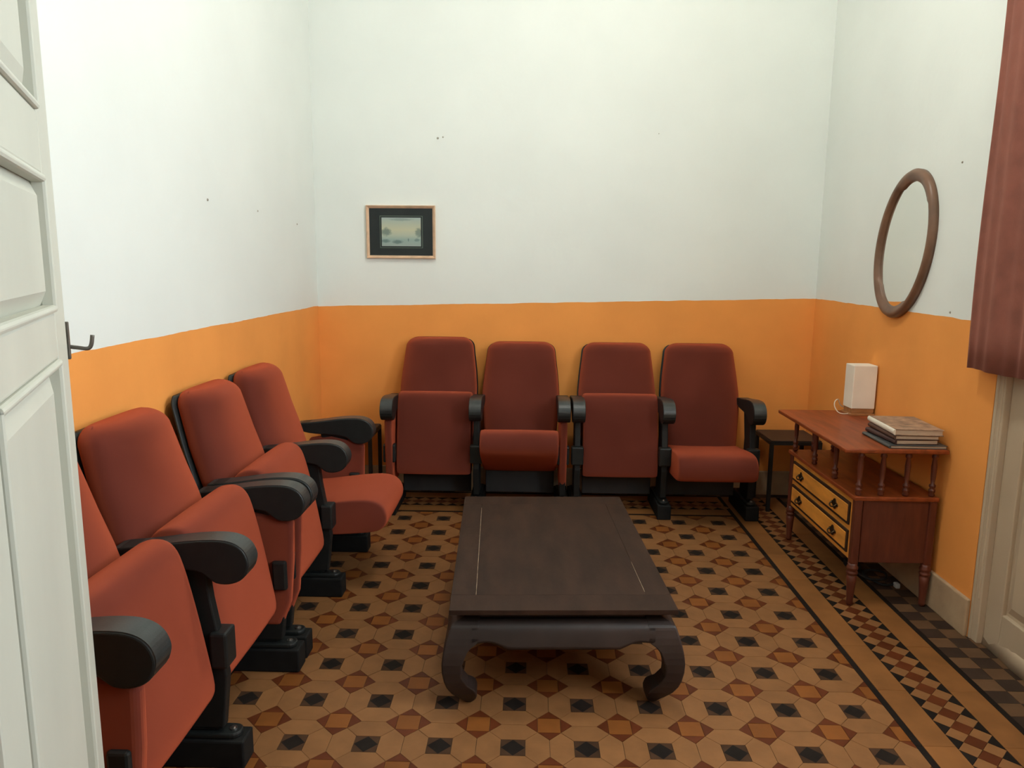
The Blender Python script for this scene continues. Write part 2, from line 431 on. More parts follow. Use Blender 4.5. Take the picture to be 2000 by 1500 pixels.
for name, lst in tiles.items():
    def key(t):
        pr = project((t[0][0], t[0][1], 0))
        if not pr or not (-60 < pr[0] < 2060 and -60 < pr[1] < 1560): return 1e3 + (Vector((t[0][0], t[0][1], 0)) - CAM).length
        hidden = 0
        x, y = t[0]
        if x < -.16 and y > -.6: hidden = 50           # below the row of seats
        if y > 2.3 and x < 2.05: hidden = 60
        return pr[2] + hidden
    lst.sort(key=key)
    mats = [TM[name]] + (['t_black'] if name == 'black_square_tile' else [])
    for c, poly in lst[:300]:
        rel = inset([(x - c[0], y - c[1]) for x, y in poly])
        kk = (name, tuple((round(x, 4), round(y, 4)) for x, y in rel))
        if kk not in mesh_cache:
            bm = bmesh.new(); tile_faces(bm, rel, 0, name)
            me = bpy.data.meshes.new(name); bm.to_mesh(me); bm.free()
            for mm in mats: me.materials.append(M[mm])
            mesh_cache[kk] = me
        o = bpy.data.objects.new(name, mesh_cache[kk]); C.objects.link(o); o.parent = floor
        o.location = (c[0], c[1], random.uniform(-.0003, .0002))
    rest = lst[300:]
    if rest:
        bm = bmesh.new()
        for c, poly in rest: tile_faces(bm, inset(poly), 0, name)
        o = obj(name + '_remainder', bm, None, floor, mats=mats); o['kind'] = 'stuff'

# ------------------------------------------------------------------ cinema seats
def back_secs(zs, hwf, ff, th, n=36, e=3.2, top=1.0, r=.05, crown=.010):
    secs = []
    for z in zs:
        hw = hwf(z); t = th
        d = z - (top - r)
        if d > 0:
            s = math.sqrt(max(0, 1 - (d / r) ** 2)); hw = hw - r * (1 - s) * 1.15; t = th * (.35 + .65 * s)
        yc = ff(z) - th / 2 - (0 if d <= 0 else (th - t) * .12)
        loop = []
        for k in range(n):
            a = 2 * PI * k / n; ca, sa = math.cos(a), math.sin(a)
            x = hw * math.copysign(abs(ca) ** (2 / e), ca); y = t / 2 * math.copysign(abs(sa) ** (2 / e), sa)
            if y > 0: y += crown * ((1 - (x / max(hw, .01)) ** 2) - .45)
            loop.append((x, yc + y, z))
        secs.append(loop)
    return secs
HW = [(.28, .205), (.45, .225), (.62, .240), (.70, .240), (.80, .231), (.90, .218), (1.0, .207)]
def f_front(z): return .15 + (.97 - z) * .265 + .010 * math.sin(max(0, min(1, (z - .30) / .5)) * PI)
def make_backrest(parent, x, dz):
    zs = [.30 + .65 * k / 13 for k in range(14)] + [.962, .973, .982, .990, .996, .9995]
    bm = bmesh.new(); loft(bm, back_secs(zs, lambda z: lerp_tab(HW, z), f_front, .122, e=4.0, r=.06, crown=.036))
    b = obj('backrest', bm, 'velvet', parent, smooth=True); b.location = (x, 0, dz)
    bm = bmesh.new(); loft(bm, back_secs([z * .995 - .01 for z in zs], lambda z: lerp_tab(HW, z) + .004, lambda z: f_front(z) - .098, .036, top=.990))
    s = obj('back_shell', bm, 'plastic', b, smooth=True)
    return b
SEAT_PIVOT = (.36, .35)
def make_seat(parent, x, ang, wd=.445):
    # side profile (s along the seat, n normal), extruded with rounded ends
    prof = [(-.13, -.075), (-.13, .02), (-.10, .045), (.0, .052), (.12, .062), (.24, .068), (.31, .060), (.350, .035), (.368, -.005),
            (.362, -.050), (.335, -.078), (.28, -.090), (.15, -.094), (0, -.092), (-.10, -.088)]
    pth = smoothpath([(p[0], p[1], 0) for p in prof + prof[:1]], 3)[:-1]
    cx = .12; cn = -.015
    ca, sa = math.cos(ang), math.sin(ang)
    secs = []
    steps = [(-1, .86), (-.992, .92), (-.975, .955), (-.945, .98), (-.89, 1.0), (-.5, 1.012), (0, 1.02), (.5, 1.012), (.89, 1.0), (.945, .98), (.975, .955), (.992, .92), (1, .86)]
    for u, sc in steps:
        loop = []
        for p in pth:
            s = cx + (p.x - cx) * (1 - (1 - sc) * .35); nn = cn + (p.y - cn) * sc
            loop.append((u * wd / 2, SEAT_PIVOT[0] + s * ca - nn * sa, SEAT_PIVOT[1] + s * sa + nn * ca))
        secs.append(loop)
    bm = bmesh.new(); loft(bm, secs)
    o = obj('seat', bm, 'velvet', parent, smooth=True); o.location = (x, 0, 0)
    return o
ARM = [(.19, .648), (.19, .678), (.30, .690), (.40, .704), (.48, .709), (.53, .702), (.562, .680), (.576, .645), (.570, .612), (.548, .588),
       (.515, .577), (.48, .580), (.455, .597), (.43, .613), (.36, .622), (.25, .630)]
def make_stand(parent, x, panel):
    st = bmesh.new()
    prism(st, [(.30, .635), (.44, .635), (.452, .52), (.478, .36), (.488, .28), (.470, .115), (.30, .115), (.335, .30), (.345, .46)], 'x', x - .018, x + .018)
    s = obj('stand', st, 'steel_black', parent, bevel=.005)
    bm = bmesh.new(); pts = [(p.x, p.y) for p in smoothpath([(a, b, 0) for a, b in ARM + ARM[:1]], 3)[:-1]]
    prism(bm, pts, 'x', x - .037, x + .037)
    arm = obj('armrest', bm, 'plastic', parent, smooth=False, bevel=.009, segs=3)
    top = [(p.x, p.y) for p in smoothpath([(a, b, 0) for a, b in ARM[1:9]], 4)]
    ins = []
    for q in range(len(top)):
        a0, b0 = top[max(q - 1, 0)]; a1, b1 = top[min(q + 1, len(top) - 1)]
        ln = math.hypot(a1 - a0, b1 - b0); d = .010 * math.sin(PI * min(1, (len(top) - 1 - q) / 5) / 2) + .001
        ins.append((top[q][0] + (b1 - b0) / ln * d, top[q][1] - (a1 - a0) / ln * d))
    out_ = [(top[q][0] - (ins[q][0] - top[q][0]) * .12, top[q][1] - (ins[q][1] - top[q][1]) * .12) for q in range(len(top))]
    bm = bmesh.new(); prism(bm, out_ + ins[::-1], 'x', x - .034, x + .034)
    obj('armrest_pad', bm, 'plastic_top', arm)
    if panel:
        bm = bmesh.new()
        prism(bm, [(.24, .60), (.36, .618), (.45, .598), (.525, .575), (.520, .42), (.505, .26), (.47, .17), (.30, .17), (.25, .25)], 'x', x - .022, x + .022)
        obj('side_panel', bm, 'velvet', parent, bevel=.018, segs=4)
    br = bmesh.new(); box(br, x - .036, x + .036, .448, .500, .315, .425)
    obj('seat_bracket', br, 'plastic', parent, bevel=.008)
    ft = bmesh.new()
    box(ft, x - .040, x + .040, .16, .535, 0, .088)
    blk = obj('foot_block', ft, 'block', parent, bevel=.006)
    fl = bmesh.new()
    out = [(-.030, .20), (.030, .20)] + [(.030 * math.cos(t * PI / 8), .490 + .030 * math.sin(t * PI / 8)) for t in range(9)]
    prism(fl, [(x + a, b) for a, b in out], 'z', .088, .105)
    obj('foot_flange', fl, 'plastic', parent, bevel=.005)
    rg = bmesh.new(); prism(rg, [(x - .019, .25), (x + .019, .25), (x + .014, .455), (x - .014, .455)], 'z', .105, .120)
    obj('foot_rib', rg, 'plastic', parent, bevel=.007)
    bt = bmesh.new(); lathe(bt, [(.104, .0115), (.109, .0115), (.109, .006), (.113, .005)], x, .492, 10)
    obj('bolt', bt, 'bolt', parent)
def make_unit(label, loc, rz, pitch, seats, panels):
    """seats: two (angle, lift) in local x order; panels: (at -x end, at +x end)"""
    t = thing('double_cinema_seat', label, 'cinema seats', loc, rz, 'pairs of red cinema seats along the walls')
    for k, (ang, dz) in enumerate(seats):
        x = (k - .5) * pitch
        make_backrest(t, x, dz)
        make_seat(t, x, ang, pitch - .070)
        bm = bmesh.new(); box(bm, x - pitch / 2 + .045, x + pitch / 2 - .045, .262, .280, .075, .34)
        obj('lower_panel', bm, 'board_dark', t, bevel=.006)
    for k in range(3):
        make_stand(t, (k - 1) * pitch, (k == 0 and panels[0]) or (k == 2 and panels[1]))
    return t
R = math.radians
make_unit('left-wall pair of red cinema seats nearest the corner, far cushion lowered flat', (XL, 1.05, 0), -PI / 2, .522,
          [(R(3), 0), (R(101), 0)], (True, True))
make_unit('left-wall pair of red cinema seats half hidden behind the open white door', (XL, -.09, 0), -PI / 2, .522,
          [(R(101), 0), (R(101), 0)], (True, True))
make_unit('pair of red cinema seats against the back wall beneath the small framed picture', (.415, YB, 0), PI, .515,
          [(R(28), 0), (R(101), .025)], (True, True))
make_unit('back-wall pair of red cinema seats beside the right-corner side table, one cushion lowered', (1.530, YB, 0), PI, .515,
          [(R(3), .0), (R(101), .0)], (False, False))

# ------------------------------------------------------------------ coffee table
t = thing('coffee_table', 'low dark wooden coffee table with curled legs in the middle of the tiled floor', 'coffee table', (.824, .795, 0), R(2.6))
TW, TL, TZ = .757, 1.200, .362
hx, hy = TW / 2, TL / 2
fr = .085; g = .0010
pn = obj('top_panel', B(-hx + fr + g, hx - fr - g, -hy + .1152, hy - .1152, TZ - .016, TZ), 'tablewood', t)
for s in (-1, 1):
    x0_, x1_ = sorted((s * hx, s * (hx - fr)))
    obj('top_rail', B(x0_, x1_, -hy + .115, hy - .115, TZ - .017, TZ), 'tablewood', t, bevel=.0008)
    y0_, y1_ = sorted((s * hy, s * (hy - .115 + .0001)))
    obj('top_end', B(-hx, hx, y0_, y1_, TZ - .017, TZ), 'tablewood', t, bevel=.0008)
obj('gap_line', B(-hx + fr - .0002, -hx + fr + g, -hy + .12, hy - .17, TZ - .01, TZ + .0004), 'inlay', t)
obj('gap_line', B(hx - fr - g, hx - fr - .0002, -hy + .14, hy - .80, TZ - .01, TZ + .0001), 'inlay', t)
obj('neck', B(-hx + .050, hx - .050, -hy + .050, hy - .050, .300, TZ - .016), 'tablewood2', t)
OUT = [(0, -.052), (.010, -.044), (.023, -.034), (.045, -.016), (.062, -.004), (.09, .010), (.115, .018), (.15, .024), (.18, .025), (.21, .022), (.245, .014), (.28, .004), (.302, -.005), (.312, -.022), (.320, -.050), (.346, -.050)]
INN = [(0, .072), (.012, .082), (.03, .090), (.05, .091), (.07, .086), (.082, .078), (.10, .060), (.134, .042), (.16, .040), (.18, .044), (.21, .054), (.225, .062), (.24, .078), (.252, .10), (.346, .10)]
zs = [0, .006, .014, .025, .038, .05, .062, .072, .08, .09, .10, .115, .134, .15, .165, .18, .2, .22, .235, .245, .255, .265, .29, .302, .307, .312, .316, .320, .346]
for sx in (-1, 1):
    for sy in (-1, 1):
        secs = []
        for z in zs:
            o_ = lerp_tab(OUT, z); i_ = -lerp_tab(INN, z)
            xo, xi, yo, yi = sx * (hx + o_), sx * (hx + i_), sy * (hy + o_), sy * (hy + i_)
            secs.append([(xi, yi, z), (xo, yi, z), (xo, yo, z), (xi, yo, z)])
        bm = bmesh.new(); loft(bm, secs)
        obj('leg', bm, 'tablewood2', t, bevel=.005)
def apron(length, axis, sgn, half):
    """curved skirt between the legs; lower edge dips in the middle"""
    n = 36; rows = []
    L0 = half - .075
    for k in range(n + 1):
        u = -L0 + 2 * L0 * k / n
        d = L0 - abs(u)
        low = .254 - .022 * max(0, min(1, (d - .055) / .06)) ** 1.5 if d < .2 else .232
        if d < .055: low = .254 - .010 * (1 - math.sqrt(max(0, 1 - (1 - d / .055) ** 2)))
        col = []
        for q in range(9):
            z = low + (.314 - low) * q / 8
            o_ = lerp_tab(OUT, z)
            col.append((u, o_, z))
        rows.append(col)
    bm = bmesh.new()
    grid = []
    for thick in (0, -.022):
        grid.append([[bm.verts.new((p[0], sgn * (length + p[1] + thick), p[2]) if axis == 'y' else (sgn * (length + p[1] + thick), p[0], p[2])) for p in col] for col in rows])
    for gi, G in enumerate(grid):
        for a, b in zip(G, G[1:]):
            for q in range(8): bm.faces.new((a[q], b[q], b[q + 1], a[q + 1]))
    for a in range(n):
        bm.faces.new((grid[0][a][0], grid[0][a + 1][0], grid[1][a + 1][0], grid[1][a][0]))
        bm.faces.new((grid[0][a][8], grid[0][a + 1][8], grid[1][a + 1][8], grid[1][a][8]))
    obj('apron', bm, 'tablewood2', t, smooth=True)
for s in (-1, 1):
    apron(hy, 'y', s, hx); apron(hx, 'x', s, hy)

# ------------------------------------------------------------------ cabinet
t = thing('cabinet', 'mahogany cabinet with yellow drawers and a raised shelf on spindles by the right wall', 'cabinet', (0, 0, 0))
CX0, CX1, CY0, CY1 = 2.150, 2.496, 1.030, 1.838
bm = bmesh.new(); box(bm, CX0 + .012, CX1, CY0 + .02, CY1 - .02, .195, .485)
obj('body', bm, 'mahog_dark', t, bevel=.003)
obj('lower_top', B(CX0 - .012, CX1 + .006, CY0 - .012, CY1 + .012, .485, .505), 'mahog', t, bevel=.005)
obj('upper_shelf', B(2.072, 2.512, .998, 1.862, .702, .722), 'mahog', t, bevel=.006)
obj('side_panel', B(CX0 + .035, CX1 - .02, CY0 + .004, CY0 + .022, .20, .483), 'mahog_dark', t, bevel=.003)
LEG = [(0, .011), (.012, .015), (.02, .014), (.05, .0155), (.10, .019), (.138, .022), (.142, .017), (.148, .024), (.156, .024), (.161, .018), (.168, .024), (.178, .024), (.184, .019), (.195, .021)]
for lx in (CX0 + .014, CX1 - .014):
    for ly in (CY0 + .012, CY1 - .012):
        bm = bmesh.new(); lathe(bm, LEG, lx, ly, 16)
        lg = obj('leg', bm, 'mahog_dark', t, smooth=True)
        obj('corner_post', B(lx - .017, lx + .017, ly - .017, ly + .017, .193, .487), 'mahog_dark', t, bevel=.006)
SP = [(.505, .010), (.512, .014), (.52, .010), (.527, .014), (.536, .014), (.541, .009), (.548, .0135), (.556, .0135), (.562, .008), (.59, .0105), (.64, .012), (.672, .009), (.678, .013), (.686, .013), (.692, .010), (.703, .012)]
spots = [(2.150 + .012, CY0 + .012), (2.258, CY0 + .012), (2.364, CY0 + .012), (2.476, CY0 + .012),
         (2.162, 1.295), (2.162, 1.545), (2.162, 1.815), (2.258, 1.815), (2.364, 1.815), (2.476, 1.815)]
bm = bmesh.new(); lathe(bm, SP, 0, 0, 14)
sp0 = obj('spindle', bm, 'mahog_dark', t, smooth=True); sp0.location = (*spots[0], 0)
for s in spots[1:]:
    o = sp0.copy(); C.objects.link(o); o.parent = t; o.location = (*s, 0)
# drawer fronts (face -x)
DYA, DYB = CY0 + .034, CY1 - .034
obj('drawer_surround', B(CX0 + .004, CX0 + .02, DYA, DYB, .205, .478), 'drawer_wood', t, bevel=.002)
for z0, z1 in ((.228, .330), (.355, .458)):
    dr = obj('drawer', B(CX0 - .004, CX0 + .012, DYA + .018, DYB - .018, z0, z1), 'drawer_line', t, bevel=.002)
    obj('drawer_face', B(CX0 - .007, CX0, DYA + .030, DYB - .030, z0 + .013, z1 - .013), 'drawer_wood', dr, bevel=.002)
    for hyy in (DYA + .16, DYB - .15):
        zc = (z0 + z1) / 2
        bm = bmesh.new()
        pl = [(hyy + .030 * math.cos(a) * (1 + .25 * math.cos(4 * a)), zc + .020 * math.sin(a) * (1 + .25 * math.cos(4 * a))) for a in [2 * PI * q / 24 for q in range(24)]]
        prism(bm, pl, 'x', CX0 - .011, CX0 - .006)
        h = obj('handle_plate', bm, 'brass_old', dr)
        bm = bmesh.new(); tube(bm, smoothpath([(CX0 - .010, hyy - .024, zc + .004), (CX0 - .022, hyy - .022, zc - .006), (CX0 - .026, hyy, zc - .013), (CX0 - .022, hyy + .022, zc - .006), (CX0 - .010, hyy + .024, zc + .004)], 5), .0035, 6)
        obj('pull', bm, 'brass_old', dr, smooth=True)

# things on the cabinet
t = thing('table_lamp', 'small table lamp with a white paper box shade on a wooden base', 'lamp', (2.456, 1.765, .722), 0)
obj('base', B(-.064, .062, -.056, .060, 0, .012), 'lampwood', t, bevel=.002)
obj('plinth', B(-.056, .058, -.048, .050, .012, .036), 'lampwood', t, bevel=.003)
bm = bmesh.new(); box(bm, -.060, .060, -.051, .053, .036, .262)
sh = obj('shade', bm, 'shade', t, bevel=.004)
bm = bmesh.new(); tube(bm, smoothpath([(-.062, -.03, .008), (-.085, -.025, .004), (-.108, -.01, .010), (-.120, .01, .036), (-.112, .03, .060), (-.085, .055, .066), (-.06, .075, .030), (0, .085, .004)], 6), .0028, 8)
obj('cord', bm, 'cord', t, smooth=True)
def book(label, x0, x1, y0, y1, z, h, cover, spine, rz=0, spine_side='-x'):
    cx, cy = (x0 + x1) / 2, (y0 + y1) / 2; a, b = (x1 - x0) / 2, (y1 - y0) / 2
    t = thing('book', label, 'book', (cx, cy, z), rz, 'books piled on the cabinet')
    c = .003
    obj('cover', B(-a, a, -b, b, 0, c), cover, t, bevel=.001)
    obj('cover', B(-a, a, -b, b, h - c, h), cover, t, bevel=.001)
    obj('pages', B(-a + .003, a - .004, -b + .004, b - .004, c, h - c), 'paper', t)
    bm = bmesh.new()
    prism(bm, [(-a + .004 - .010 * math.sin(q * PI / 8) - .001, h / 2 - (h / 2) * math.cos(q * PI / 8)) for q in range(9)], 'y', -b, b)
    obj('spine', bm, spine, t, smooth=False)
    return t
ZT = .722
book('large slate grey book at the bottom of the pile on the cabinet', 2.270, 2.508, 1.012, 1.280, ZT, .014, 'bk_grey', 'bk_grey', R(-1))
book('maroon book third from the top of the pile, just above the slate grey one', 2.292, 2.475, 1.030, 1.290, ZT + .0142, .021, 'bk_maroon', 'bk_maroon', R(2))
book('brown book second from the top of the pile, under the white-spined one', 2.298, 2.482, 1.028, 1.295, ZT + .0354, .019, 'bk_brown', 'bk_brown', R(-2))
book('book with a white spine and mottled brown cover on top of the pile', 2.300, 2.500, 1.025, 1.318, ZT + .0546, .026, 'bk_white', 'bk_spine', R(-4))

# ------------------------------------------------------------------ side tables
def side_table(label, x0, x1, y0, y1, h):
    t = thing('side_table', label, 'side table', ((x0 + x1) / 2, (y0 + y1) / 2, 0), 0, 'small black side tables in the corners')
    a, b = (x1 - x0) / 2, (y1 - y0) / 2; q = .011
    obj('top', B(-a + .004, a - .004, -b + .004, b - .004, h - .008, h), 'stooltop', t, bevel=.002)
    for sx in (-1, 1):
        for sy in (-1, 1):
            obj('leg', B(sx * (a - q) - q, sx * (a - q) + q, sy * (b - q) - q, sy * (b - q) + q, 0, h - .008), 'stoolmetal', t, bevel=.002)
    for s in (-1, 1):
        obj('rail', B(-a + 2 * q, a - 2 * q, s * (b - q) - q, s * (b - q) + q, h - .028, h - .008), 'stoolmetal', t)
        obj('rail', B(s * (a - q) - q, s * (a - q) + q, -b + 2 * q, b - 2 * q, h - .028, h - .008), 'stoolmetal', t)
    return t
side_table('small black side table in the right corner between the seats and the cabinet', 2.185, 2.495, 2.285, 2.595, .447)
side_table('small black side table in the left corner behind the seat rows', -.545, -.235, 2.285, 2.595, .452)

# ------------------------------------------------------------------ picture on the back wall
PX0, PX1, PZ0, PZ1 = -.311, .124, 1.514, 1.841
t = thing('picture', 'small gold-framed landscape picture with a dark green mount on the back wall', 'picture', ((PX0 + PX1) / 2, YB, PZ0), 0)
a, hgt = (PX1 - PX0) / 2, PZ1 - PZ0
fw = .018
def frame_side(p0, p1, q0, q1):
    """mitred moulding from outer edge p0-p1 to inner edge q0-q1 (x,z); front towards -y"""
    p0, p1, q0, q1 = map(Vector, (p0, p1, q0, q1))
    secs = []
    for P0, Q0 in ((p0, q0), (p1, q1)):
        prof = [(0, 0), (0, -.020), (.18, -.025), (.34, -.019), (.46, -.019), (1.0, -.009), (1.0, 0)]
        secs.append([(P0.x + (Q0.x - P0.x) * u, v, P0.y + (Q0.y - P0.y) * u) for u, v in prof])
    bm = bmesh.new(); loft(bm, secs)
    return obj('frame_side', bm, 'gold', t)
o4 = [(-a, 0), (a, 0), (a, hgt), (-a, hgt)]; i4 = [(-a + fw, fw), (a - fw, fw), (a - fw, hgt - fw), (-a + fw, hgt - fw)]
for k in range(4): frame_side(o4[k], o4[(k + 1) % 4], i4[k], i4[(k + 1) % 4])
obj('mount', B(-a + fw - .001, a - fw + .001, -.009, -.002, fw - .001, hgt - fw + .001), 'mat_board', t)
ia0, ia1, iz0, iz1 = -a + .096, a - .092, .076, hgt - .075
obj('mount_line', B(ia0 - .0115, ia1 + .0115, -.0105, -.009, iz0 - .0115, iz1 + .0115), 'mat_line', t)
obj('mount_bevel', B(ia0 - .008, ia1 + .008, -.0112, -.0105, iz0 - .008, iz1 + .008), 'mat_board', t)
m, nt, b = new_mat('misty_landscape_print'); N, L = nt.nodes, nt.links
tc = N.new('ShaderNodeTexCoord'); mp = N.new('ShaderNodeMapping'); L.new(tc.outputs['Generated'], mp.inputs['Vector'])
sp = N.new('ShaderNodeSeparateXYZ'); L.new(mp.outputs['Vector'], sp.inputs[0])
ramp = N.new('ShaderNodeValToRGB'); L.new(sp.outputs['Z'], ramp.inputs['Fac'])
els = ramp.color_ramp.elements
els[0].position = 0; els[0].color = (.30, .36, .33, 1); els[1].position = 1; els[1].color = (.34, .42, .40, 1)
for ps, cl in ((.22, (.26, .36, .33, 1)), (.38, (.42, .47, .37, 1)), (.58, (.50, .50, .34, 1)), (.78, (.42, .46, .36, 1))):
    e = els.new(ps); e.color = cl
def blob(cx, cz, rx, rz_, amt):
    def mth(op, a_, b_):
        n = N.new('ShaderNodeMath'); n.operation = op
        for i, v in enumerate((a_, b_)):
            if isinstance(v, (int, float)): n.inputs[i].default_value = v
            else: L.new(v, n.inputs[i])
        return n.outputs[0]
    dx = mth('DIVIDE', mth('SUBTRACT', sp.outputs['X'], cx), rx); dz = mth('DIVIDE', mth('SUBTRACT', sp.outputs['Z'], cz), rz_)
    d = mth('ADD', mth('MULTIPLY', dx, dx), mth('MULTIPLY', dz, dz))
    no = N.new('ShaderNodeTexNoise'); no.inputs['Scale'].default_value = 14; L.new(tc.outputs['Generated'], no.inputs['Vector'])
    d = mth('ADD', d, mth('MULTIPLY', mth('SUBTRACT', no.outputs['Fac'], .5), 1.6))
    mr = N.new('ShaderNodeMapRange'); L.new(d, mr.inputs['Value']); mr.inputs['From Min'].default_value = .3; mr.inputs['From Max'].default_value = 1.3
    mr.inputs['To Min'].default_value = amt; mr.inputs['To Max'].default_value = 0
    return mr.outputs[0]
colr = ramp.outputs['Color']
for cx, cz, rx, rz_, amt in ((.12, .50, .13, .15, .75), (.95, .48, .10, .17, .7), (.10, .18, .12, .06, .75), (.40, .15, .14, .07, .75), (.68, .22, .015, .06, .8), (.90, .22, .07, .06, .6), (.5, .93, .3, .05, .35)):
    mx = N.new('ShaderNodeMix'); mx.data_type = 'RGBA'; L.new(blob(cx, cz, rx, rz_, amt), mx.inputs['Factor'])
    L.new(colr, mx.inputs['A']); mx.inputs['B'].default_value = (.085, .15, .14, 1); colr = mx.outputs['Result']
L.new(colr, b.inputs['Base Color']); b.inputs['Roughness'].default_value = .5
obj('print', B(ia0, ia1, -.0118, -.0112, iz0, iz1), m, t)

# ------------------------------------------------------------------ oval mirror on the right wall
t = thing('oval_mirror', 'oval wall mirror in a brown wooden frame above the cabinet', 'mirror', (XR, 1.555, 1.588), 0)
MA, MB_, MT = .358, .256, R(18)
def mpt(th, off, d):
    # th from the top of the oval; off = inset from the outer edge; d = distance out of the wall
    yy, zz = (MB_ - off) * math.sin(th), (MA - off) * math.cos(th)
    c, s = math.cos(MT), math.sin(MT)
    return (-d, c * yy - s * zz, s * yy + c * zz)
def rim(th):
    k = abs(math.cos(th))
    s = max(0, min(1, (k - .70) / .10)); s = s * s * (3 - 2 * s)
    return .044 + .013 * s
n = 96; secs = []
for k in range(n):
    th = 2 * PI * k / n; wdt = rim(th)
    secs.append([mpt(th, o_, d) for o_, d in ((.002, .0), (0, .018), (.008, .030), (.020, .035), (.032, .031), (wdt - .006, .024), (wdt, .018), (wdt, .004))])
bm = bmesh.new(); loft(bm, secs + secs[:1], cap=False); bmesh.ops.remove_doubles(bm, verts=bm.verts[:], dist=1e-6)
obj('frame', bm, 'mirrorwood', t, smooth=True)
bm = bmesh.new(); loft(bm, [[mpt(2 * PI * k / 64, .036, d) for k in range(64)] for d in (.004, .012)])
obj('glass', bm, 'mirror', t)

# ------------------------------------------------------------------ doors
# left: the open leaf in the foreground.  local x runs from the free edge (0) to the hinge, face towards local -y
E0 = Vector((-.059, -.85, 0)); U = Vector((-.43, .903, 0)).normalized()
ang = math.atan2(-U.y, -U.x)
dl = bpy.data.objects.new('door_1', None); C.objects.link(dl); dl.location = E0; dl.rotation_euler = (0, 0, ang); struct(dl)
DW, DT, DH = .665, .040, 2.60
sw_in = .115
# find which local side faces the room: normal (0.903, 0.43)
nl = Matrix.Rotation(-ang, 3, 'Z') @ Vector((.903, .43, 0))
S = 1 if nl.y > 0 else -1
def yb(d0, d1): return sorted((S * d0, S * d1))
def dbox(name, x0, x1, z0, z1, d0=0, d1=-DT, m='door_l', bev=.004):
    y0, y1 = yb(d0, d1)
    return obj(name, B(x0, x1, y0, y1, z0, z1), m, dl, bevel=bev)
dbox('stile', .010, sw_in, .012, DH); dbox('stile', DW - .11, DW, .012, DH)
dbox('edge_bead', 0, .012, .012, DH, -.006, -DT)
rails = [(.012, .20), (1.333, 1.405), (1.612, 1.705), (2.20, 2.26), (DH - .10, DH)]
for z0, z1 in rails: dbox('rail', sw_in, DW - .11, z0, z1)
for (a0, a1) in ((.20, 1.333), (1.405, 1.612), (1.705, 2.20), (2.26, DH - .10)):
    x0_, x1_ = sw_in, DW - .11
    dbox('panel', x0_ - .005, x1_ + .005, a0 - .005, a1 + .005, -.016, -.028)
    # raised field with sloping margins
    mrg = .035 if a1 - a0 > .3 else .022
    y_lo, y_hi = S * -.0158, S * -.004
    bm = bmesh.new()
    loft(bm, [[(x0_ + .012, y_lo, a0 + .012), (x1_ - .012, y_lo, a0 + .012), (x1_ - .012, y_lo, a1 - .012), (x0_ + .012, y_lo, a1 - .012)],
              [(x0_ + .012 + mrg, y_hi, a0 + .012 + mrg), (x1_ - .012 - mrg, y_hi, a0 + .012 + mrg), (x1_ - .012 - mrg, y_hi, a1 - .012 - mrg), (x0_ + .012 + mrg, y_hi, a1 - .012 - mrg)]])
    obj('raised_panel', bm, 'door_l', dl)
    for nm, (q0, q1, r0, r1) in dict(t=(x0_, x1_, a1 - .012, a1), b=(x0_, x1_, a0, a0 + .012), l=(x0_, x0_ + .012, a0, a1), r=(x1_ - .012, x1_, a0, a1)).items():
        dbox('moulding', q0, q1, r0, r1, .006, -.018, bev=.005)
# iron hook plate on the free edge
hk = obj('hook_plate', B(-.006, .003, *yb(.003, -.018), 1.318, 1.382), 'hook', dl, bevel=.0015)
bm = bmesh.new(); tube(bm, smoothpath([(-.003, S * -.004, 1.340), (-.003, S * .014, 1.337), (-.003, S * .028, 1.335), (-.003, S * .034, 1.341), (-.003, S * .037, 1.358)], 5), .0034, 8)
obj('hook', bm, 'hook', hk, smooth=True)

# right: grey panelled door set into the right wall
dr_ = bpy.data.objects.new('door_2', None); C.objects.link(dr_); dr_.location = (XR, DY1, 0); struct(dr_)
def rbox(name, x0, x1, y0, y1, z0, z1, bev=.004, m='door_r'):
    return obj(name, B(x0, x1, y0, y1, z0, z1), m, dr_, bevel=bev)
rbox('jamb', .004, .11, -.055, .0, 0, DZ)
rbox('jamb_bead', -.002, .03, -.020, -.002, .0, DZ, .006)
rbox('jamb_bead', .000, .03, -.046, -.034, .18, DZ, .005)
rbox('stile', .028, .075, -.150, -.055, 0, DZ)
rbox('stile', .028, .075, -1.066, -.95, 0, DZ)
for z0, z1 in ((0, .17), (1.00, 1.075), (2.0, 2.12), (DZ - .12, DZ)): rbox('rail', .028, .075, -.95, -.150, z0, z1)
for z0, z1 in ((.17, 1.00), (1.075, 2.0), (2.12, DZ - .12)):
    rbox('panel', .045, .065, -.955, -.145, z0 - .005, z1 + .005)
    bm = bmesh.new()
    loft(bm, [[(.0452, -.942, z0 + .012), (.0452, -.160, z0 + .012), (.0452, -.160, z1 - .012), (.0452, -.942, z1 - .012)],
              [(.034, -.912, z0 + .045), (.034, -.190, z0 + .045), (.034, -.190, z1 - .045), (.034, -.912, z1 - .045)]])
    obj('raised_panel', bm, 'door_r', dr_)
# lumpy plaster sill at the foot of the doorway
bm = bmesh.new(); secs = []
for k in range(24):
    y = -.056 - .88 * k / 23
    bul = .005 * math.sin(k * .9) + .003 * math.sin(k * 2.1)
    xf = .024 - .012 * min(1, k / 12) + bul * .4
    secs.append([(.10, y, -.003), (xf, y, -.003), (xf + .006, y, .05), (.030, y, .075 + bul * .4), (.10, y, .085)])
loft(bm, secs)
obj('sill', bm, 'door_r', dr_, smooth=True)

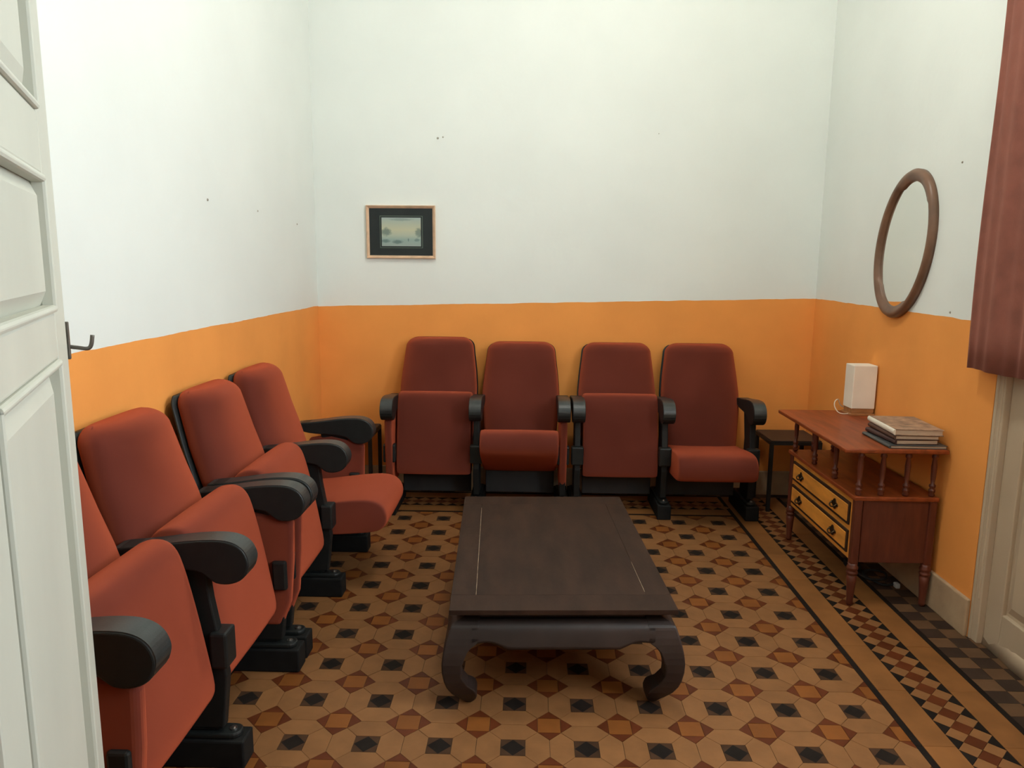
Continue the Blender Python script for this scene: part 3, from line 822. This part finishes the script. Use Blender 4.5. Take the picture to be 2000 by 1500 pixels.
# ------------------------------------------------------------------ curtain over the right door
bm = bmesh.new(); rows = []
n = 120
for s in (0, 1):
    G = []
    for k in range(n + 1):
        y = .868 - .95 * k / n
        wave = .009 * math.sin(k * .21 + .9) + .004 * math.sin(k * .55)
        col = []
        for q in range(15):
            z = 1.093 + .003 * math.sin(k * .16) + .006 * min(1, k / 40) + (2.95 - 1.095) * q / 14
            fl = 1 - .35 * q / 14
            yy = y + .010 * math.sin(q * .5) * (1 if k < 6 else .3)
            col.append(bm.verts.new((2.462 + wave * fl - .004 * s, yy, z)))
        G.append(col)
    rows.append(G)
for G in rows:
    for a_, b_ in zip(G, G[1:]):
        for q in range(14): bm.faces.new((a_[q], b_[q], b_[q + 1], a_[q + 1]))
G0, G1 = rows
for k in range(n):
    for q in (0, 14): bm.faces.new((G0[k][q], G0[k + 1][q], G1[k + 1][q], G1[k][q]))
for k in (0, n):
    for q in range(14): bm.faces.new((G0[k][q], G0[k][q + 1], G1[k][q + 1], G1[k][q]))
t = thing('curtain', 'dark red curtain hanging in front of the grey door at the right edge', 'curtain', (0, 0, 0))
obj('cloth', bm, 'curtain', t, smooth=True)
bm = bmesh.new(); tube(bm, [(2.462, -.20, 2.955), (2.462, .93, 2.955)], .011, 10); obj('rod', bm, 'hook', t, smooth=True)
for y in (-.15, .90):
    bm = bmesh.new(); tube(bm, [(2.462, y, 2.955), (XR, y, 2.955)], .007, 8); obj('bracket', bm, 'hook', t)

# ------------------------------------------------------------------ cable and plug under the cabinet
t = thing('power_cable', 'black cable with a pale plug lying on the floor under the cabinet', 'cable', (0, 0, 0))
bm = bmesh.new(); tube(bm, smoothpath([(2.34, 1.42, .006), (2.36, 1.30, .010), (2.42, 1.26, .028), (2.45, 1.33, .030), (2.40, 1.38, .020), (2.36, 1.34, .012), (2.40, 1.24, .008), (2.455, 1.235, .014)], 6), .006, 8)
obj('cord', bm, 'rubber', t, smooth=True)
obj('adapter', B(2.32, 2.375, 1.40, 1.49, .001, .035), 'rubber', t, bevel=.008)
obj('plug', B(2.448, 2.470, 1.205, 1.237, .002, .026), 'pale_plug', t, bevel=.006)

# ------------------------------------------------------------------ ceiling lamp (above the frame)
t = thing('ceiling_lamp', 'white globe lamp hanging from the ceiling above the coffee table', 'ceiling lamp', (LAMP_POS[0], LAMP_POS[1], ZC))
bm = bmesh.new(); bmesh.ops.create_uvsphere(bm, u_segments=24, v_segments=16, radius=.13)
gl = obj('globe', bm, 'globe', t, smooth=True); gl.location = (0, 0, LAMP_POS[2] - ZC)
bm = bmesh.new(); lathe(bm, [(0, .05), (-.02, .045), (-.03, .008), (LAMP_POS[2] - ZC + .15, .008), (LAMP_POS[2] - ZC + .15, .035), (LAMP_POS[2] - ZC + .11, .04)], 0, 0, 16)
obj('stem', bm, 'plaster', t, smooth=True)
